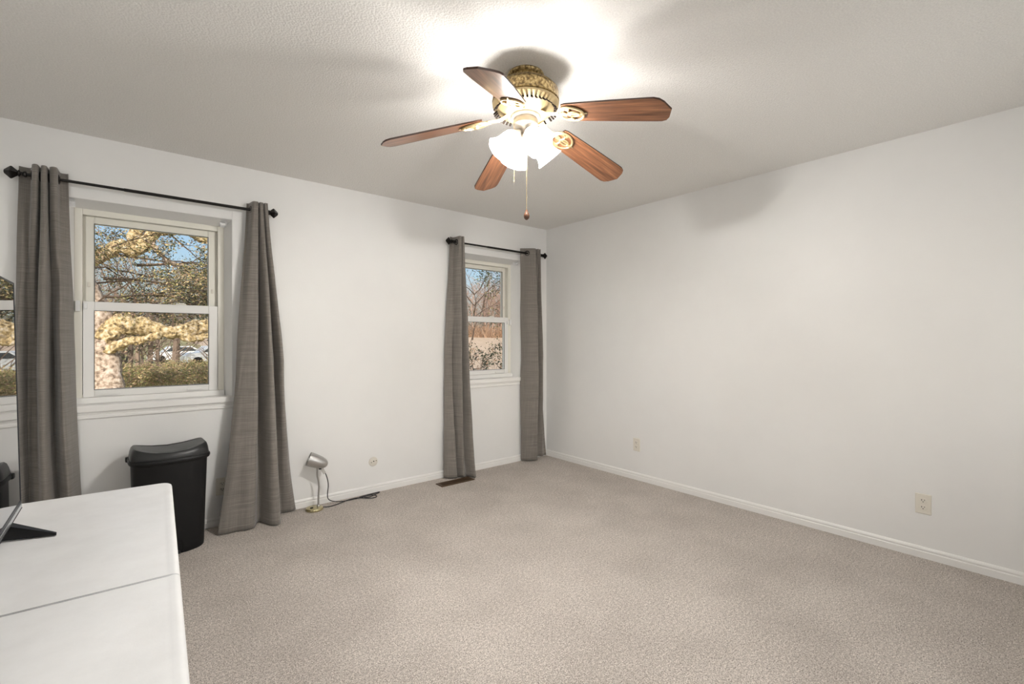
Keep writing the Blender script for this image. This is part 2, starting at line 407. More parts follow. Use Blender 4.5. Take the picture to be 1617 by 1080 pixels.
# ------------------------------------------------------------------ curtains
def curtain(label, tops, mids, bots, zb, seed, ztop=2.185, zmid=1.1, zbf=None):
    """tops/mids/bots: (x, y) control paths across the cloth, same count, at the heading, half way and hem"""
    deep = lambda y, k: min(-.022, -.088 + (y + .088) * k)
    A = [Vector((*p, 0)) for p in tops]; B = [Vector((x, deep(y, 1.45), 0)) for x, y in mids]; D = [Vector((x, deep(y, 1.3), 0)) for x, y in bots]
    n = 7; A = spline(A, n); B = spline(B, n); D = spline(D, n); U = len(A); V = 70
    ox = sum(p.x for p in A) / U
    random.seed(seed); root = None
    bm = NB(); uv = bm.loops.layers.uv.new('UVMap'); rows = []
    wid = 0; us = [0]
    for i in range(1, U): wid += (D[i] - D[i - 1]).length; us.append(wid)
    for k in range(V + 1):
        s = k / V; row = []
        # quadratic through top, mid, hem (Lagrange), eased near the top
        for i in range(U):
            a, b_, d = A[i], B[i], D[i]
            if s < .5: t = s / .5; p = a.lerp(b_, t * t * (3 - 2 * t) * .35 + t * .65)
            else: t = (s - .5) / .5; p = b_.lerp(d, t ** 1.5)
            w = .007 * min(1, s * 3)
            nz = noise.noise(Vector((us[i] * 7 + seed * 3.1, s * 4.0, seed)))
            nx = noise.noise(Vector((us[i] * 5 + 9, s * 5.0, seed + 5)))
            nd_ = noise.noise(Vector((us[i] * 22, s * 16.0 + us[i] * 14, seed + 2))) * .0035 * min(1, s * 2)
            zz = ztop + ((zb if zbf is None else zb + zbf(i / (U - 1))) - ztop) * s
            p = Vector((p.x - ox + nx * w, min(p.y + nz * w * 1.4 + nd_, -.016), zz))
            row.append(bm.verts.new(p))
        rows.append(row)
    for k in range(V):
        for i in range(U - 1):
            f = bm.faces.new((rows[k][i], rows[k][i + 1], rows[k + 1][i + 1], rows[k + 1][i])); f.smooth = True
            for l, (ii, kk) in zip(f.loops, ((i, k), (i + 1, k), (i + 1, k + 1), (i, k + 1))):
                l[uv].uv = (us[ii], -kk / V * 2.15)
    me = bpy.data.meshes.new('curtain'); bm.to_mesh(me); bm.free(); me.materials.append(M_cloth)
    o = bpy.data.objects.new('curtain', me); C.objects.link(o); o.location = (ox, 0, 0)
    md = o.modifiers.new('thickness', 'SOLIDIFY'); md.thickness = .0022; md.offset = 0
    tag(o, label, 'curtain', 'grey grommet curtains')
    return o, A, ox
def grommets(o, A, ox, cross_y=-.085):
    # rings where the heading crosses the rod
    for i in range(len(A) - 1):
        a, b_ = A[i], A[i + 1]
        if (a.y - cross_y) * (b_.y - cross_y) < 0:
            t = (cross_y - a.y) / (b_.y - a.y); p = a.lerp(b_, t); d = (b_ - a).normalized()
            nrm = Vector((d.y, -d.x, 0)); 
            Mx = Matrix.Translation((p.x - ox, p.y, 2.135)) @ nrm.to_track_quat('Z', 'Y').to_matrix().to_4x4()
            bm = NB(); lathe(bm, [(.018, -.003), (.020, -.005), (.026, -.004), (.028, 0), (.026, .004), (.020, .005), (.018, .003), (.018, -.003)], 20, Mx)
            link('grommet', bm, M_black, o, True)
F, K = -.125, -.045   # front and back of the pleats at the heading
o, A, ox = curtain('grey woven curtain at the far left edge beside the television',
    [(-3.965, K), (-3.94, -.035), (-3.918, K), (-3.905, F), (-3.885, F - .01), (-3.878, K), (-3.872, F), (-3.852, F - .01), (-3.845, K), (-3.838, F), (-3.812, F - .015), (-3.805, K), (-3.785, K + .01), (-3.772, K)],
    [(-3.985, -.06), (-3.965, -.11), (-3.945, -.075), (-3.935, -.045), (-3.915, -.05), (-3.895, -.06), (-3.882, -.13), (-3.855, -.145), (-3.84, -.10), (-3.832, -.05), (-3.815, -.08), (-3.79, -.155), (-3.765, -.12), (-3.745, -.055)],
    [(-3.955, -.05), (-3.940, -.08), (-3.925, -.06), (-3.915, -.05), (-3.895, -.10), (-3.870, -.15), (-3.840, -.155), (-3.815, -.12), (-3.800, -.08), (-3.785, -.10), (-3.765, -.15), (-3.735, -.15), (-3.715, -.09), (-3.69, -.05)], .015, 3)
grommets(o, A, ox)
o, A, ox = curtain('grey woven curtain between the trash can and the small desk lamp',
    [(-2.882, K), (-2.868, -.05), (-2.857, F), (-2.838, F - .008), (-2.826, F), (-2.822, K), (-2.816, F), (-2.805, F - .006), (-2.796, F), (-2.792, K), (-2.787, F), (-2.775, F - .006), (-2.768, F), (-2.762, K)],
    [(-2.955, -.10), (-2.938, -.115), (-2.91, -.125), (-2.87, -.14), (-2.835, -.14), (-2.815, -.06), (-2.80, -.075), (-2.77, -.145), (-2.74, -.14), (-2.725, -.07), (-2.71, -.08), (-2.69, -.13), (-2.67, -.12), (-2.655, -.05)],
    [(-3.070, -.165), (-3.03, -.175), (-2.965, -.175), (-2.905, -.185), (-2.865, -.17), (-2.835, -.115), (-2.81, -.12), (-2.765, -.205), (-2.715, -.205), (-2.69, -.12), (-2.665, -.05), (-2.63, -.05), (-2.595, -.055), (-2.56, -.03)], .006, 11)
grommets(o, A, ox)
o, A, ox = curtain('grey woven curtain hanging over the brown floor register',
    [(-1.252, -.05), (-1.240, -.045), (-1.225, -.04), (-1.208, K), (-1.203, F), (-1.192, F - .008), (-1.182, F), (-1.178, K), (-1.172, F), (-1.162, F - .008), (-1.152, F), (-1.146, K), (-1.135, -.04), (-1.125, K)],
    [(-1.30, -.045), (-1.28, -.05), (-1.255, -.055), (-1.235, -.06), (-1.222, -.04), (-1.20, -.105), (-1.178, -.12), (-1.168, -.05), (-1.150, -.08), (-1.132, -.13), (-1.112, -.13), (-1.098, -.08), (-1.08, -.06), (-1.06, -.045)],
    [(-1.315, -.05), (-1.290, -.08), (-1.255, -.11), (-1.225, -.12), (-1.208, -.075), (-1.190, -.10), (-1.165, -.135), (-1.140, -.125), (-1.128, -.115), (-1.108, -.165), (-1.085, -.185), (-1.060, -.15), (-1.01, -.07), (-.96, -.04)], .012, 23)
grommets(o, A, ox)
o, A, ox = curtain('grey woven curtain in the room corner beside the right wall',
    [(-.402, -.035), (-.378, -.06), (-.350, -.085), (-.325, -.110), (-.298, -.130), (-.270, F), (-.258, K), (-.247, F), (-.235, F - .006), (-.228, K), (-.220, F), (-.208, F - .004), (-.200, K), (-.192, K)],
    [(-.385, -.03), (-.378, -.06), (-.355, -.10), (-.320, -.12), (-.285, -.13), (-.255, -.13), (-.240, -.06), (-.220, -.03), (-.200, -.06), (-.185, -.11), (-.170, -.12), (-.155, -.08), (-.135, -.06), (-.12, -.05)],
    [(-.385, -.025), (-.380, -.045), (-.360, -.07), (-.325, -.09), (-.290, -.10), (-.245, -.115), (-.238, -.05), (-.215, -.03), (-.170, -.03), (-.130, -.04), (-.100, -.055), (-.075, -.05), (-.050, -.04), (-.03, -.045)], .012, 37)
grommets(o, A, ox)

# ------------------------------------------------------------------ ceiling fan
FX, FY = -2.136, -2.095
fan = empty('ceiling_fan', (FX, FY, H), 0, 'ceiling fan with five walnut blades, antique brass motor and four lit frosted glass shades', 'ceiling fan')
bm = NB(); lathe(bm, [(.001, 0), (.080, 0), (.083, -.006), (.079, -.014), (.072, -.018), (.074, -.024), (.068, -.034), (.060, -.045), (.058, -.07), (.001, -.07)], 48)
link('canopy', bm, M_ceramic, fan, True)
bm = NB(); lathe(bm, [(.001, -.05), (.060, -.05), (.105, -.054), (.132, -.062), (.145, -.076), (.148, -.085), (.148, -.118), (.151, -.121), (.151, -.127), (.146, -.130), (.001, -.130)], 56)
link('motor_housing', bm, M_ceramic, fan, True)
# vented lower bowl: raised ribs round a gold bowl
bm = NB(); lathe(bm, [(.143, -.128), (.150, -.134), (.149, -.141), (.106, -.178), (.092, -.186), (.075, -.188), (.001, -.188)], 60)
for k in range(45):
    a = 2 * PI * k / 45
    if k % 9 == 0: continue
    Mx = Matrix.Rotation(a, 4, 'Z') @ Matrix.Translation((.1285, 0, -.1590)) @ Matrix.Rotation(R(40.7), 4, 'Y')
    box(bm, -.021, .021, -.0042, .0042, -.0024, .0024, 0, 1, M=Mx, mi=1)
link('motor_bowl', bm, M_gold, fan, True, mats=[M_gold, M_slot])
bm = NB(); lathe(bm, [(.001, -.186), (.066, -.186), (.068, -.192), (.064, -.198), (.052, -.200), (.055, -.206), (.057, -.228), (.050, -.238), (.034, -.246), (.026, -.256), (.024, -.272), (.030, -.280), (.032, -.292), (.022, -.300), (.010, -.304), (.008, -.312), (.001, -.315)], 40)
link('switch_housing', bm, M_nickel, fan, True)
# blades: root radius .20 at z 2.218, tip radius .645 at z 2.110
import itertools
def blade_outline():
    half = [(0, .050), (.02, .056), (.10, .060), (.25, .066), (.38, .070), (.405, .070), (.425, .063), (.440, .045), (.450, .020), (.458, 0)]
    pts = [(x, y) for x, y in half] + [(x, -y) for x, y in reversed(half[:-1])]
    return pts
PITCH = -12; DROOP = 13.5
BA = [-39.607 + math.degrees(-.5815) + 72 * k for k in range(5)]
for k, a in enumerate(BA):
    Mr = Matrix.Rotation(R(a), 4, 'Z')
    Mb = Mr @ Matrix.Translation((.198, 0, 2.220 - H)) @ Matrix.Rotation(R(DROOP), 4, 'Y') @ Matrix.Rotation(R(PITCH), 4, 'X')
    bm = NB(); pts = blade_outline()
    loft(bm, [[Vector((x, y, z)) for x, y in pts] for z in (-.0035, .0035)])
    for f in bm.faces:
        if abs(f.normal.z) < .5 and len(f.verts) == 4: f.material_index = 1
    bmesh.ops.recalc_face_normals(bm, faces=bm.faces)
    b_ = link('blade', bm, M_wood, fan, mats=[M_wood, M_edge]); b_.matrix_local = Mb
    # cast scroll bracket between the hub and the blade root (blade space for the scrolls)
    bm = NB()
    arm = [(.088, 0, -.190), (.115, 0, -.205), (.145, 0, -.213), (.175, 0, -.218), (.205, 0, -.226)]
    tube(bm, [Mr @ Vector(p) for p in spline(arm, 4)], [.016, .015, .014, .013, .012, .011, .010, .010, .010, .010, .010, .010, .010, .010, .010, .010, .009], 10, sc=(1.3, .45))
    def bl(x, y, z=-.0075): return Mb @ Vector((x, y, z))
    def oval(cx, cy, rx, ry, rad, z=-.0085, rot=0):
        P = []
        for q in range(28):
            t_ = 2 * PI * q / 28; u_, v_ = rx * math.cos(t_), ry * math.sin(t_)
            P.append(bl(cx + u_ * math.cos(rot) - v_ * math.sin(rot), cy + u_ * math.sin(rot) + v_ * math.cos(rot), z))
        tube(bm, P, rad, 6, closed=True)
    oval(.030, 0, .060, .044, .0052)
    oval(.006, .012, .026, .019, .0042, -.010, .5); oval(.006, -.014, .024, .016, .0040, -.010, -.5)
    oval(.046, 0, .026, .014, .0040, -.010)
    tube(bm, [bl(-.04, 0), bl(.0, .0), bl(.05, 0), bl(.088, 0), bl(.108, 0)], [.007, .006, .005, .005, .002], 8)
    for x, y in ((.03, .034), (.03, -.034), (.085, 0)):
        lathe(bm, [(.001, -.014), (.007, -.013), (.008, -.008), (.008, -.003)], 12, Mb @ Matrix.Translation((x, y, 0)))
    link('blade_bracket', bm, M_gold, fan, True)
# light kit
SA = [-39.607 + t_ for t_ in (-65, 25, 115, 205)]
for k, a in enumerate(SA):
    Mr = Matrix.Rotation(R(a), 4, 'Z')
    bm = NB(); tube(bm, [Mr @ Vector(p) for p in spline([(.018, 0, -.262), (.034, 0, -.256), (.046, 0, -.264), (.050, 0, -.276)], 5)], .0075, 10)
    Ms = Mr @ Matrix.Translation((.042, 0, -.270)) @ Matrix.Rotation(R(180 - 43), 4, 'Y')   # local +z runs outward and down
    lathe(bm, [(.001, -.006), (.018, -.006), (.024, .002), (.026, .014), (.026, .022), (.001, .022)], 24, Ms, False)
    link('lamp_socket', bm, M_nickel, fan, True)
    bm = NB(); seg = 48
    prof = [(.023, .012), (.030, .018), (.038, .032), (.042, .052), (.044, .075), (.047, .095), (.053, .111), (.062, .123)]
    def sc_r(r, z, q):   # softly fluted towards the rim
        w = max(0, (z - .09) / .033); return r + w * .0018 * math.cos(8 * 2 * PI * q / seg)
    outer = [[Ms @ Vector((sc_r(r, z, q) * math.cos(2 * PI * q / seg), sc_r(r, z, q) * math.sin(2 * PI * q / seg), z)) for q in range(seg)] for r, z in prof]
    loft(bm, outer, cap=False)
    sh = link('lamp_shade', bm, M_frost, fan, True)
    bm = NB(); lathe(bm, [(.001, .022), (.012, .023), (.013, .040), (.020, .055), (.026, .068), (.027, .080), (.022, .094), (.012, .102), (.001, .105)], 16, Ms)
    link('bulb', bm, M_bulb, sh, True)
FW = Vector((math.cos(R(50.393)), math.sin(R(50.393)), 0)); RT = Vector((FW.y, -FW.x, 0))
def chain(base, z0, z1, bead, lab):
    bm = NB(); n = int((z0 - z1) / .0055)
    tube(bm, [base + Vector((0, 0, z0)), base + Vector((0, 0, z1))], .0008, 5)
    for i in range(n): bmesh.ops.create_icosphere(bm, subdivisions=1, radius=.0021, matrix=Matrix.Translation(base + Vector((0, 0, z0 - i * .0055))))
    c_ = link('pull_chain', bm, M_gold, fan)
    if bead:
        bm = NB(); lathe(bm, [(.001, .016), (.005, .015), (.006, .009), (.0075, .004), (.0125, -.006), (.0135, -.014), (.011, -.023), (.004, -.029), (.001, -.030)], 20, Matrix.Translation(base + Vector((0, 0, z1))))
        link('pull_knob', bm, M_bead, c_, True)
chain(RT * .004 + FW * -.01, -.305, -.625, True, '')
chain(RT * -.052 + FW * -.02, -.230, -.490, False, '')

# ------------------------------------------------------------------ folding table
tb = empty('folding_table', (-3.396, -1.600, 0), R(-2.6), 'white plastic folding table with a centre seam in the bottom left foreground', 'table')
TZ = .74; TL = 1.66; TW = .76
def rrect(x0, x1, y0, y1, r, z, n=6, corners=(1, 1, 1, 1)):
    out = []
    for (cx, cy, a0, on) in ((x1 - r, y1 - r, 0, corners[0]), (x0 + r, y1 - r, 90, corners[1]), (x0 + r, y0 + r, 180, corners[2]), (x1 - r, y0 + r, 270, corners[3])):
        for k in range(n + 1):
            a = R(a0 + 90 * k / n)
            if on: out.append(Vector((cx + r * math.cos(a), cy + r * math.sin(a), z)))
            else: out.append(Vector((cx + (r - .002) * (1 if math.cos(R(a0 + 45)) > 0 else -1) + .002 * math.cos(a), cy + (r - .002) * (1 if math.sin(R(a0 + 45)) > 0 else -1) + .002 * math.sin(a), z)))
    return out
for half, (y0, y1, cs) in enumerate(((-TL / 2 + .0012, 0, (1, 1, 0, 0)), (-TL, -TL / 2 - .0012, (0, 0, 1, 1)))):
    bm = NB(); rings = []
    for ins, z in ((.006, TZ - .045), (.001, TZ - .041), (0, TZ - .030), (0, TZ - .010), (.002, TZ - .004), (.006, TZ - .001), (.012, TZ), (.020, TZ - .0015), (.026, TZ - .0015)):
        e0 = ins if half == 1 else min(ins, .0015); e1 = ins if half == 0 else min(ins, .0015)
        rings.append(rrect(-TW + ins, -ins, y0 + e0, y1 - e1, max(.035 - ins * .6, .01), z, 6, cs))
    loft(bm, rings)
    link('tabletop', bm, M_table, tb, True)
for yy in (-.22, -TL + .22):
    bm = NB()
    for xx in (-.12, -TW + .12):
        tube(bm, [(xx, yy, TZ - .046), (xx, yy, .0125)], .0125, 12)
    tube(bm, [(-.12, yy, .16), (-TW + .12, yy, .16)], .010, 10)
    tube(bm, [(-.10, yy, TZ - .058), (-TW + .10, yy, TZ - .058)], .0115, 10)
    tube(bm, [(-TW / 2, yy, TZ - .075), (-TW / 2, yy * .6 - TL * .2, TZ - .06)], .008, 8)
    link('leg_frame', bm, M_steel, tb, True)
    for xx in (-.12, -TW + .12):
        bm = NB(); lathe(bm, [(.001, .0), (.016, .0), (.016, .022), (.0125, .026), (.001, .026)], 12, Matrix.Translation((xx, yy, 0))); link('foot_cap', bm, M_blackp, tb, True)

# ------------------------------------------------------------------ television on the table
tv = empty('television', (-3.752, -2.38, TZ), 0, 'flat screen television at the left edge standing on the white folding table', 'television')
TVW, TVH, TVB = 1.20, .620, .048
Mt = Matrix.Translation((0, 0, TVB)) @ Matrix.Rotation(R(-1.3), 4, 'Y')
bm = NB(); box(bm, -.012, -.0006, -TVW / 2 + .006, TVW / 2 - .006, .010, TVH - .006, 0, M=Mt); sc_o = link('screen', bm, M_screen, tv)
M_bez = mat('dark_grey_bezel', (.02, .022, .028), .4, .2)
M_sil = mat('silver_trim_strip', (.55, .56, .58), .25, .8)
bm = NB(); ring_ = [(-TVW / 2, -TVW / 2 + .006), (TVW / 2 - .006, TVW / 2)]
for y0, y1 in ring_: box(bm, -.014, .0006, y0, y1, 0, TVH, .001, 1, M=Mt)
box(bm, -.014, .0006, -TVW / 2 + .006, TVW / 2 - .006, 0, .010, .001, 1, M=Mt); box(bm, -.014, .0006, -TVW / 2 + .006, TVW / 2 - .006, TVH - .006, TVH, .001, 1, M=Mt)
link('bezel', bm, M_bez, tv)
bm = NB(); box(bm, -.012, .0016, -TVW / 2 + .0005, TVW / 2 - .0005, -.011, -.0002, .001, 1, M=Mt); tag(link('trim_strip', bm, M_sil, tv), 'silver strip', None)
bm = NB(); box(bm, -.030, -.014, -TVW / 2 + .003, TVW / 2 - .003, .003, TVH - .003, .004, 2, M=Mt); box(bm, -.013, .0020, -TVW / 2, TVW / 2, -.014, -.0112, .0005, 1, M=Mt); box(bm, -.070, -.028, -TVW / 2 + .12, TVW / 2 - .12, .04, TVH * .62, .012, 2, M=Mt)
link('back_cover', bm, M_blackp, tv)
for sy in (1, -1):
    bm = NB(); yy = sy * .445
    # splayed blade foot: thin wedge running forward and back from under the panel
    for sx in (1, -1):
        P0 = [(-.002 * sx, yy - .016), (-.002 * sx, yy + .022), (.100 * sx, yy - .048 * sy + .004), (.100 * sx, yy - .048 * sy - .006)]
        zz = [.040, .040, .006, .006]
        vb = [bm.verts.new((x - .012, y, 0.001)) for x, y in P0]; vt = [bm.verts.new((x - .012, y, z)) for (x, y), z in zip(P0, zz)]
        bm.faces.new(vb); bm.faces.new(vt)
        for i in range(4): bm.faces.new((vb[i], vb[(i + 1) % 4], vt[(i + 1) % 4], vt[i]))
    link('foot', bm, M_blackp, tv)

# ------------------------------------------------------------------ step trash can
can = empty('trash_can', (-3.318, -.195, 0), R(2), 'black plastic step-on trash can standing against the wall under the window', 'trash can')
def can_ring(w, d, z, bow=.035, r=.05, n=44, sad=0):
    # superellipse section with a bowed front
    out = []
    for k in range(n):
        a = 2 * PI * k / n; c_, s_ = math.cos(a), math.sin(a)
        e = .42
        x = w / 2 * math.copysign(abs(c_) ** e, c_); y = d / 2 * math.copysign(abs(s_) ** e, s_)
        if y < 0: y -= bow * (1 - (2 * x / w) ** 2) * (-2 * y / d)
        out.append(Vector((x, y, z + sad * ((2 * x / w) ** 2 - .35))))
    return out
bm = NB()
loft(bm, [can_ring(.325, .215, .0), can_ring(.335, .225, .006), can_ring(.338, .228, .03), can_ring(.352, .245, .30), can_ring(.366, .262, .53), can_ring(.370, .264, .545)])
link('body', bm, M_blackp, can, True)
bm = NB()
loft(bm, [can_ring(.366, .262, .535), can_ring(.388, .282, .538), (can_ring(.396, .290, .546)), can_ring(.396, .290, .556), can_ring(.388, .282, .562), can_ring(.37, .264, .562)])
for sx in (-1, 1): box(bm, sx * .190 - .014, sx * .190 + .014, .045, .085, .534, .562, .006)
link('rim', bm, M_blackp, can, True)
bm = NB()
loft(bm, [can_ring(.380, .274, .562), can_ring(.382, .276, .568, sad=.003), can_ring(.374, .270, .588, sad=.014), can_ring(.362, .258, .602, sad=.024), can_ring(.345, .242, .609, sad=.028),
          can_ring(.322, .220, .608, sad=.028), can_ring(.314, .212, .6045, sad=.028), can_ring(.25, .16, .604, sad=.017), can_ring(.12, .08, .5985, sad=.004), can_ring(.01, .008, .597, sad=0)])
link('lid', bm, M_blackl, can, True)
for xx in (-.11, .11):
    bm = NB(); box(bm, xx - .025, xx + .025, .112, .142, .548, .60, .008); link('lid_hinge', bm, M_blackp, can, True)
bm = NB()
arch = [(-.052, .004), (-.052, .055), (-.047, .080), (-.032, .096), (0, .102), (.032, .096), (.047, .080), (.052, .055), (.052, .004)]
arch2 = [(x * .82, z * .84 + .001) for x, z in arch]
vo_ = [bm.verts.new((x, -.1535 + abs(x) * .12 - .0 + z * -.03, z)) for x, z in arch]; vi_ = [bm.verts.new((x, -.151 + abs(x) * .12 + z * -.03, z)) for x, z in arch2]
vd_ = [bm.verts.new((x, -.145 + abs(x) * .12 + z * -.03, z)) for x, z in arch2]
for i in range(len(arch) - 1):
    bm.faces.new((vo_[i], vo_[i + 1], vi_[i + 1], vi_[i])); bm.faces.new((vi_[i], vi_[i + 1], vd_[i + 1], vd_[i]))
link('pedal_surround', bm, M_blackp, can, True)
bm = NB(); box(bm, -.036, .036, -.185, -.14, .014, .024, .004); box(bm, -.010, .010, -.150, -.10, .008, .02, .002)
link('pedal', bm, M_blackl, can, True)

# ------------------------------------------------------------------ small desk lamp on the floor
lamp = empty('desk_lamp', (-2.452, -.105, 0), 0, 'small silver desk lamp with a brass base standing on the carpet by the wall', 'lamp')
bm = NB(); lathe(bm, [(.001, 0), (.058, 0), (.061, .004), (.061, .012), (.057, .019), (.048, .022), (.001, .0225)], 40); link('base', bm, M_brass, lamp, True)
bm = NB(); box(bm, -.034, -.014, -.022, -.010, .0215, .028, .002); link('switch', bm, M_blackp, lamp)
# picture-right in world, along the wall
stem = [(.030, .005, .020), (.030, .005, .09), (.034, .005, .16), (.030, .004, .21), (.022, .003, .25), (.022, .002, .315)]
bm = NB(); tube(bm, spline(stem, 6), .0065, 12); lathe(bm, [(.001, .02), (.012, .02), (.011, .028), (.0075, .032)], 16, Matrix.Translation((.03, .005, 0))); link('gooseneck', bm, M_steel, lamp, True)
ax = Vector((-.90, .24, .40)).normalized()
Mh = Matrix.Translation((.022 + .066, -.016, .355 - .034)) @ ax.to_track_quat('Z', 'Y').to_matrix().to_4x4()
bm = NB()
prof = [(.001, -.002), (.012, .0), (.024, .008), (.035, .024), (.043, .048), (.048, .080), (.0505, .115), (.0515, .140)]
inner = [(r - .002 if r > .01 else .001, z + .002) for r, z in prof]; inner[-1] = (.0498, .140)
lathe(bm, prof + inner[::-1], 40, Mh)
hd = link('lamp_shade', bm, M_steel, lamp, True)
bm = NB(); lathe(bm, [(.001, .012), (.014, .012), (.015, .045), (.001, .046)], 16, Mh); link('bulb_socket', bm, M_white, lamp, True)
bm = NB(); lathe(bm, [(.001, -.012), (.010, -.012), (.011, .004), (.007, .012), (.001, .012)], 14, Matrix.Translation((.040, -.004, .304))); link('knuckle', bm, M_blackp, lamp, True)
bm = NB(); box(bm, -.011, .011, -.0006, .0006, -.022, .022, 0, M=Matrix.Translation((.060, -.010, .276)) @ Matrix.Rotation(R(-28), 4, 'Y')); link('paper_tag', bm, M_tag, lamp)
bm = NB()
c1_ = [(.042, -.004, .300), (.062, -.004, .275), (.080, 0, .25), (.098, .01, .20), (.106, .02, .15), (.104, .03, .09), (.115, .05, .045), (.150, .06, .016), (.21, .045, .004), (.28, .035, .004), (.36, .035, .004), (.44, .050, .005), (.50, .062, .005), (.53, .068, .005), (.525, .055, .005), (.48, .030, .005), (.42, .0, .005), (.38, .01, .008)]
tube(bm, spline(c1_, 7), .0034, 6)
c2_ = [(.060, .0, .008), (.10, -.010, .004), (.15, -.005, .004), (.21, .020, .004), (.26, .030, .009), (.33, .030, .010), (.37, .0, .008), (.41, -.03, .005), (.455, -.035, .005), (.475, -.005, .005), (.450, .025, .008), (.38, .035, .009), (.36, .05, .005), (.43, .066, .004), (.53, .072, .005)]
tube(bm, spline(c2_, 7), .0034, 6)
link('power_cord', bm, M_cord, lamp, True)
bm = NB(); lathe(bm, [(.004, -.012), (.0075, -.010), (.0075, .010), (.004, .012)], 10, Matrix.Translation((.365, .022, .010)) @ Matrix.Rotation(R(90), 4, 'Y'), True); link('cable_tie', bm, M_cord, lamp)

# ------------------------------------------------------------------ outlets and wall jack
def outlet(loc, rz, label):
    r = empty('wall_outlet', loc, rz, label, 'outlet', 'almond wall outlets')     # local -y faces the room
    bm = NB(); loft(bm, [[Vector((x, y, z)) for x, z in ((-w, -h), (w, -h), (w, h), (-w, h))] for w, h, y in ((.0355, .057, 0), (.0355, .057, -.0025), (.032, .0535, -.006))])
    link('cover_plate', bm, M_alm, r)
    for sz in (1, -1):
        z0 = sz * .0195
        bm = NB(); P = []
        for k in range(28):
            a = 2 * PI * k / 28; x = .0172 * math.cos(a); z = max(-.0135, min(.0135, .0172 * math.sin(a))); P.append((x, z))
        loft(bm, [[Vector((x * s_, y, z0 + z * s_)) for x, z in P] for s_, y in ((1, -.005), (1, -.0075), (.93, -.0085))])
        rc = link('receptacle', bm, M_alm, r)
        bm = NB()
        box(bm, -.0078, -.0052, -.0092, -.008, z0 - .001, z0 + .0075); box(bm, .0052, .0074, -.0092, -.008, z0, z0 + .007)
        lathe(bm, [(.001, -.0005), (.0028, -.0005), (.0028, .0007), (.001, .0007)], 10, Matrix.Translation((0, -.0086, z0 - .0065)) @ Matrix.Rotation(R(90), 4, 'X'))
        link('slots', bm, M_slot, rc)
    bm = NB(); lathe(bm, [(.001, -.001), (.0032, -.0006), (.0035, .001)], 10, Matrix.Translation((0, -.0062, 0)) @ Matrix.Rotation(R(90), 4, 'X')); link('screw', bm, M_steel, r)
outlet((0, -1.166, .313), R(-90), 'almond duplex outlet on the right wall, the one nearest the corner curtain')
outlet((0, -3.115, .309), R(-90), 'almond duplex outlet on the right wall, the nearest to the camera')
outlet((-3.020, 0, .262), 0, 'almond duplex outlet half hidden behind the curtain beside the trash can')
jk = empty('wall_jack', (-1.957, 0, .252), 0, 'round almond wall jack between the desk lamp and the floor register', 'wall jack')
bm = NB(); lathe(bm, [(.001, .010), (.030, .0095), (.036, .006), (.038, 0)], 36, Matrix.Rotation(R(90), 4, 'X')); link('cover_plate', bm, M_alm, jk, True)
bm = NB()
for x, z, r_ in ((-.020, -.003, .0032), (0, .004, .005), (.021, .006, .0034)): lathe(bm, [(.0005, .0012), (r_, .001), (r_, -.002)], 12, Matrix.Translation((x, -.0096, z)) @ Matrix.Rotation(R(90), 4, 'X'))
link('holes', bm, M_slot, jk)

# ------------------------------------------------------------------ floor register
rg = empty('floor_register', (-1.285, -.192, 0), 0, 'brown metal floor register set in the carpet below the curtain', 'floor vent')
bm = NB()
w, h = .170, .056
loft(bm, [rrect(-a, a, -b_, b_, .004, z, 2) for a, b_, z in ((w, h, .0005), (w, h, .004), (w - .006, h - .006, .007), (w - .018, h - .018, .007), (w - .019, h - .019, .004))], cap=False)
link('frame', bm, M_vent, rg)
bm = NB(); box(bm, -w + .016, w - .016, -h + .016, h - .016, .0008, .0022); link('duct_opening', bm, M_ventd, rg)
bm = NB()
for i in range(28):
    x = -w + .026 + i * (2 * w - .052) / 27; box(bm, x - .0022, x + .0022, -h + .018, h - .018, .003, .0065, 0, M=None)
box(bm, -w + .018, w - .018, -.003, .003, .003, .0068)
link('louvres', bm, M_vent, rg)

# ------------------------------------------------------------------ outdoors
GZ = -.55
M_ground = mat('winter_grass', (.3, .25, .12), .95)
v = coords(M_ground); n1 = noise_node(M_ground, v, .35, 5, .6); n2 = noise_node(M_ground, v, 6, 5, .7)
g1 = ramp(M_ground, n1, [(.35, (.24, .24, .11)), (.55, (.38, .33, .17)), (.7, (.50, .40, .25))])
g2 = ramp(M_ground, n2, [(.3, (.55, .55, .5)), (.7, (1.3, 1.3, 1.25))])
lk(M_ground, mixc(M_ground, 1.0, g1, g2, 'MULTIPLY'), bsdf(M_ground).inputs['Base Color'])
M_field = speckle('dry_field_grass', [(.3, (.46, .34, .24)), (.7, (.62, .48, .36))], 1.5, .95, detail=5)
M_bark = speckle('pale_lichen_bark', [(.32, (.14, .10, .08)), (.44, (.36, .27, .21)), (.56, (.55, .44, .37)), (.70, (.70, .60, .53))], 16, .9, detail=6, bmp=1.0, bd=.03)
M_lichen = speckle('yellow_lichen_bark', [(.34, (.12, .085, .05)), (.44, (.36, .26, .13)), (.52, (.54, .41, .22)), (.60, (.62, .51, .36)), (.72, (.74, .64, .55))], 16, .9, detail=6, bmp=1.0, bd=.03)
M_twig = mat('brown_twig', (.11, .075, .055), .9)
M_twig2 = mat('grey_twig', (.26, .19, .15), .9)
M_leafs = [mat('leaf_dark_green', (.035, .045, .018), .6), mat('leaf_olive', (.24, .23, .09), .6), mat('leaf_straw', (.56, .43, .22), .7), mat('leaf_russet', (.36, .23, .15), .7)]
def gz(x, y):
    return GZ + .12 * noise.noise(Vector((x * .15, y * .15, 0))) * min(1, y / 6) - .004 * max(0, y - 5) + max(0, min(y, 52) - 25) * .088 * max(0, min(1, (x - 8) / 10)) + max(0, y - 52) * .03
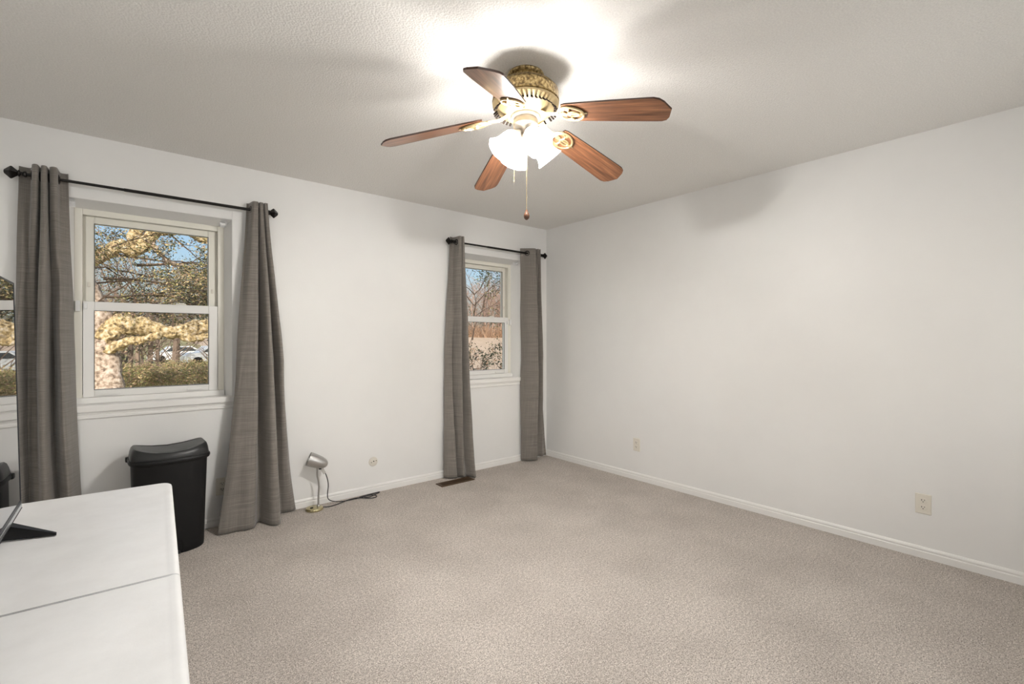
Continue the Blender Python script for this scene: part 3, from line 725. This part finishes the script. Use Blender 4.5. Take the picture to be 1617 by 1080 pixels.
def ground():
    bm = NB(); nx, ny = 60, 50; V_ = []
    for j in range(ny + 1):
        row = []
        for i in range(nx + 1):
            x = -60 + 200 * i / nx; y = .2 + 139.8 * (j / ny) ** 1.6
            z = gz(x, y)
            row.append(bm.verts.new((x, y, z)))
        V_.append(row)
    for j in range(ny):
        for i in range(nx):
            f = bm.faces.new((V_[j][i], V_[j][i + 1], V_[j + 1][i + 1], V_[j + 1][i])); f.smooth = True
            c_ = f.calc_center_median()
            if c_.x > 8 and c_.y > 12: f.material_index = 1
    tag(link('ground', bm, M_ground, mats=[M_ground, M_field]), None, None, kind='structure')
ground()
def leaf_quad(bm, p, s, mi, rnd):
    d = Vector((rnd.gauss(0, 1), rnd.gauss(0, 1), rnd.gauss(0, .6))).normalized(); e = d.orthogonal().normalized(); e.rotate(Matrix.Rotation(rnd.random() * 6.3, 3, d))
    vs = [bm.verts.new(p - d * s), bm.verts.new(p + e * s * .38), bm.verts.new(p + d * s), bm.verts.new(p - e * s * .38)]
    f = bm.faces.new(vs); f.material_index = mi
def grow(bm, p, d, L, r, depth, rnd, tips, spread=.55, kids=3, up=.1, seg=4, mi=0):
    pts = [p]; q = p.copy(); dd = d.normalized()
    for i in range(4):
        dd = (dd + Vector((rnd.gauss(0, .12), rnd.gauss(0, .12), rnd.gauss(0, .1) + up * .15))).normalized()
        q = q + dd * L / 4; pts.append(q.copy())
    tube(bm, pts, [r * (1 - .14 * i) for i in range(5)], seg, cap=False, mi=mi)
    if depth == 0: tips += pts[2:]; return
    for k in range(kids):
        t_ = rnd.choice((2, 3, 4, 4)) if k else 4
        nd2 = (dd + Vector((rnd.gauss(0, spread), rnd.gauss(0, spread), rnd.gauss(0, spread * .7) + up))).normalized()
        grow(bm, pts[t_], nd2, L * rnd.uniform(.55, .8), r * .55, depth - 1, rnd, tips, spread, kids, up, max(3, seg - 1), mi)

# big lichen-covered tree outside the left window
rnd = random.Random(5)
tree = empty('gnarled_tree', (-3.84, 8.0, GZ), 0, 'gnarled pale-barked tree with thick lichened limbs outside the left window', 'tree')
def T(p): return Vector((p[0] + 3.84, p[1] - 8.0, p[2] - GZ))
def rough(bm, f, a, f2=0, a2=0):
    for q in bm.verts:
        c = q.co.copy(); q.co += noise.noise_vector(c * f) * a
        if a2: q.co += noise.noise_vector(c * f2) * a2
bm = NB()
tube(bm, [T(p) for p in spline([(-3.80, 8, GZ - .1), (-3.80, 8, .2), (-3.82, 8, .9), (-3.86, 8, 1.45), (-4.05, 8.05, 2.1), (-4.25, 8.1, 3.0), (-4.3, 8.1, 4.2), (-4.4, 8.2, 6)], 9)],
     [.26 - .001 * i for i in range(24)] + [.23 - .002 * i for i in range(40)], 30)
rough(bm, 3, .07, 11, .03); link('trunk', bm, M_bark, tree, True)
limbs = [([(-3.86, 7.95, 1.25), (-3.65, 7.9, 1.50), (-3.42, 7.88, 1.53), (-3.1, 7.85, 1.47), (-2.85, 7.8, 1.41), (-2.6, 7.8, 1.43), (-2.3, 7.8, 1.53), (-1.9, 7.8, 1.60), (-1.4, 7.7, 1.9)], .19, .12, None),
         ([(-4.1, 7.95, 2.6), (-3.62, 7.9, 3.0), (-3.35, 7.8, 2.95), (-3.05, 7.8, 3.34), (-2.65, 7.7, 3.45), (-2.3, 7.7, 3.32), (-1.8, 7.7, 3.15)], .12, .09, M_lichen),
         ([(-3.9, 8.0, 1.0), (-3.65, 7.75, 1.12), (-3.45, 7.6, 1.24), (-3.2, 7.5, 1.27), (-3.0, 7.4, 1.33)], .10, .05, M_lichen),
         ([(-3.3, 7.9, 2.95), (-3.38, 7.8, 3.25), (-3.15, 7.7, 3.9)], .13, .08, M_lichen),
         ([(-3.15, 7.8, 3.2), (-2.9, 7.8, 2.85), (-2.5, 7.75, 2.7)], .05, .02, M_bark),
         ([(-2.75, 7.8, 1.40), (-2.45, 7.7, 1.28), (-2.2, 7.6, 1.34), (-1.9, 7.6, 1.12)], .08, .05, M_lichen)]
for P_, r0, r1, mm in limbs:
    bm = NB(); sp = spline(P_, 14); n_ = len(sp)
    tube(bm, [T(p) for p in sp], [r0 + (r1 - r0) * i / n_ + .03 * noise.noise(Vector((i * .3, r0 * 50, 0))) for i in range(n_)], 22)
    rough(bm, 4, .05, 14, .030); link('limb', bm, mm or M_lichen, tree, True)
bm = NB(); tips = []
for st, dr in (((-3.3, 7.8, 3.2), (.5, -.4, -.3)), ((-2.9, 7.8, 3.4), (.8, -.2, -.6)), ((-3.9, 8, 2.9), (.4, -.4, .1)), ((-2.3, 7.7, 3.3), (.3, -.4, -.6)), ((-3.2, 7.8, 4.0), (.8, 0, -.2)), ((-2.2, 7.8, 1.55), (.3, 0, .8)), ((-3.95, 8, 2.3), (.9, -.2, .2)), ((-2.8, 7.7, 1.45), (.2, -.2, .9)), ((-3.4, 7.8, 1.6), (.2, -.2, .9)), ((-3.95, 7.9, 1.9), (.7, -.3, .7))):
    grow(bm, T(st), Vector(dr), .75, .018, 3, rnd, tips, .6, 3, 0)
link('twigs', bm, M_twig, tree)
bm = NB(); tips = [t_ for t_ in tips if t_.z + GZ > 1.6]
for p in tips:
    for _ in range(12): leaf_quad(bm, p + Vector((rnd.gauss(0, .09), rnd.gauss(0, .09), rnd.gauss(0, .06))), rnd.uniform(.014, .034), rnd.choice((0, 0, 0, 1, 1, 2, 2, 3)), rnd)
tag(link('foliage', bm, None, tree, mats=M_leafs, recalc=False), None, None, kind='stuff')

def bush(name, loc, label, cat, stems, leaves_per, lsize, pal, seed, L=.6, depth=3, r=.02, up=.1, twm=M_twig, spread=.5, jit=.06, group=None, parts=None):
    rr = random.Random(seed); root = empty(name, loc, 0, label, cat, group)
    bm = NB(); tp = []
    for st, dr in stems: grow(bm, Vector(st), Vector(dr), L, r, depth, rr, tp, spread, 3, up)
    link('stems', bm, twm, root)
    if leaves_per:
        bm = NB()
        for p in tp:
            for _ in range(leaves_per): leaf_quad(bm, p + Vector((rr.gauss(0, jit), rr.gauss(0, jit), rr.gauss(0, jit))), rr.uniform(.6, 1.2) * lsize, rr.choice(pal), rr)
        tag(link('foliage', bm, None, root, mats=M_leafs, recalc=False), None, None, kind='stuff')
    return root
bush('evergreen_tree', (-4.9, 10.5, GZ), 'dark evergreen tree with spreading boughs behind the gnarled tree', 'tree',
     [((.0, 0, 0), (0, 0, 1)), ((0, 0, 2.0), (1.0, -.1, .2)), ((.2, 0, 2.4), (1.0, .1, .1)), ((.8, 0, 2.8), (1, 0, -.1)), ((0, 0, 1.9), (.8, .5, .3)), ((1.8, 0, 2.9), (1, -.2, .1)), ((2.2, .2, 3.2), (1, 0, -.1)), ((0, 0, 3.2), (1, 0, .6)), ((1, 0, 3.8), (1, 0, .1)),
      ((1.2, .2, 2.5), (1, 0, .1)), ((1.0, 0, 3.2), (1, .2, 0)), ((2.4, 0, 2.6), (1, 0, .2)), ((1.6, .3, 3.6), (1, 0, .1))],
     16, .036, (0, 0, 0, 1, 1, 2, 3), 8, 1.1, 3, .04, .02, jit=.13)
bush('leafy_shrub', (1.35, 2.7, GZ), 'dark-leaved shrub growing just outside the window nearest the room corner', 'shrub',
     [((x, y, 0), (dx, dy, 1)) for x, y, dx, dy in ((-.5, 0, -.1, 0), (-.3, .2, .1, .2), (-.1, 0, .2, -.1), (.1, .1, .1, .1), (-.45, .3, -.3, .1), (-.2, -.2, -.3, 0))], 5, .030, (0, 0, 0, 3), 12, .66, 3, .011, .3, M_twig, .38, .03)
bush('holly_tree', (3.6, 6.5, GZ), 'thin-branched tree with dark leaves against the sky outside the right window', 'tree',
     [((0, 0, 0), (.0, 0, 1)), ((0, 0, .9), (-.1, .05, 1)), ((-.05, 0, 1.8), (.1, 0, 1)), ((0, 0, 2.3), (-.6, -.5, .4)), ((0, 0, 2.4), (.7, .5, .3)), ((0, 0, 2.7), (-.5, .3, .7)), ((0, 0, 2.7), (.5, -.4, .8)), ((0, 0, 3.0), (-.9, -.2, .3)), ((0, 0, 3.0), (.8, .1, .3))], 3, .034, (0, 0, 0, 1), 31, .9, 3, .016, .08, M_twig, .5, .09)
for (x, y, sd, lab) in ((-3.2, 12, 41, 'tangled straw-coloured brush behind the gnarled tree trunk'), (-1.7, 13, 42, 'tangled olive brush in the middle of the view through the left window'), (-.4, 14.8, 43, 'tangled russet brush at the right of the view through the left window'), (-3.1, 16.5, 44, 'pale dry brush farthest back behind the gnarled tree trunk'), (-.9, 19, 45, 'pale dry brush in front of the white cars')):
    bush('brush', (x, y, GZ), lab, 'shrub', [((random.Random(sd + i).uniform(-1.2, 1.2), random.Random(sd - i).uniform(-.5, .5), 0), (random.Random(sd * 2 + i).uniform(-.4, .4), 0, 1)) for i in range(16)], 5, .038, (1, 1, 2, 3), sd, .40, 3, .008, .2, M_twig2, .5, .08, 'brush outside the left window')
# far woods: a haze of bare twigs nobody could count
def woods(name, label, spots, sc, seed, m, cat='woods'):
    rr = random.Random(seed); src = []
    for kd in range(3):
        bm = NB(); tp = []
        tube(bm, [(0, 0, -.3), (.05, 0, 1.2), (0, .1, 2.4), (.1, 0, 3.4)], [.10, .09, .07, .05], 4, cap=False)
        for z in (.5, .9, 1.3, 1.8, 2.2, 2.7, 3.1, 3.4, 3.4):
            a = rr.random() * 6.3; grow(bm, Vector((.03, .03, z)), Vector((math.cos(a), math.sin(a), .9)), 1.5, .035, 3, rr, tp, .6, 3, .12, 3)
        me = bpy.data.meshes.new('t'); bm.to_mesh(me); bm.free(); src.append(me)
    bm = NB()
    for k, (x, y) in enumerate(spots):
        n0 = len(bm.verts); bm.from_mesh(src[k % 3]); bm.verts.ensure_lookup_table()
        s_ = sc * rr.uniform(.8, 1.25)
        Mx = Matrix.Translation((x, y, gz(x, y) - .2)) @ Matrix.Rotation(rr.random() * 6.3, 4, 'Z') @ Matrix.Diagonal((s_, s_, s_ * rr.uniform(.8, 1.1), 1))
        bmesh.ops.transform(bm, matrix=Mx, verts=bm.verts[n0:])
    for me in src: bpy.data.meshes.remove(me)
    tag(link(name, bm, m, recalc=False), label, cat, kind='stuff')
M_haze = mat('hazy_brown_twigs', (.36, .25, .20), .95)
rr = random.Random(99)
woods('distant_woods', 'hazy brown bare woods beyond the dry field outside the right window', [(rr.uniform(20, 78), rr.uniform(56, 72)) for i in range(85)], 1.7, 7, M_haze)
woods('bare_thicket', 'bare brown thicket of thin trees behind the brush outside the left window', [(rr.uniform(-9, 4), rr.uniform(22, 32)) for i in range(34)], 1.0, 17, M_twig2)
bm = NB(); rr = random.Random(4)
for i in range(3600):
    t_ = rr.random(); x = 14 + 46 * t_; y = 52 + rr.uniform(-1.5, 1.5) + 2 * math.sin(t_ * 5)
    d = Vector((rr.gauss(0, .3), rr.gauss(0, .3), 1)).normalized()
    z = gz(x, y) - .1; tube(bm, [Vector((x, y, z)), Vector((x, y, z)) + d * rr.uniform(.7, 2.2)], [.07, .02], 3, cap=False)
tag(link('hedgerow', bm, M_leafs[3]), 'reddish brown hedgerow along the far side of the dry field', 'hedge', kind='stuff')
M_car = mat('white_car_paint', (.75, .77, .8), .3); M_cw = mat('car_window', (.05, .06, .07), .1)
def make_car(x, y, rz, label):
    car = empty('car', (x, y, gz(x, y) + .02), rz, label, 'car', 'cars parked beyond the brush')
    bm = NB(); prof = [(-2.1, .3), (-2.1, .75), (-1.9, .9), (-1.2, .95), (-.7, 1.4), (.8, 1.42), (1.5, .98), (2.1, .85), (2.15, .3)]
    loft(bm, [[Vector((x_, y_, z)) for x_, z in prof] for y_ in (-.85, .85)]); link('body', bm, M_car, car)
    bm = NB(); loft(bm, [[Vector((x_, y_, z)) for x_, z in ((-1.05, .98), (-.65, 1.33), (.75, 1.34), (1.25, 1.0))] for y_ in (-.86, .86)]); link('side_glass', bm, M_cw, car)
    for wx in (-1.35, 1.35):
        for wy in (-.78, .78):
            bm = NB(); lathe(bm, [(.001, -.1), (.33, -.1), (.33, .1), (.001, .1)], 20, Matrix.Translation((wx, wy, .33)) @ Matrix.Rotation(R(90), 4, 'X')); link('wheel', bm, M_blackp, car)
make_car(.1, 46, R(5), 'white car parked farther away, left of the other white car beyond the brush')
make_car(1.6, 36, R(8), 'white car parked nearer, at the right edge of the view through the left window')
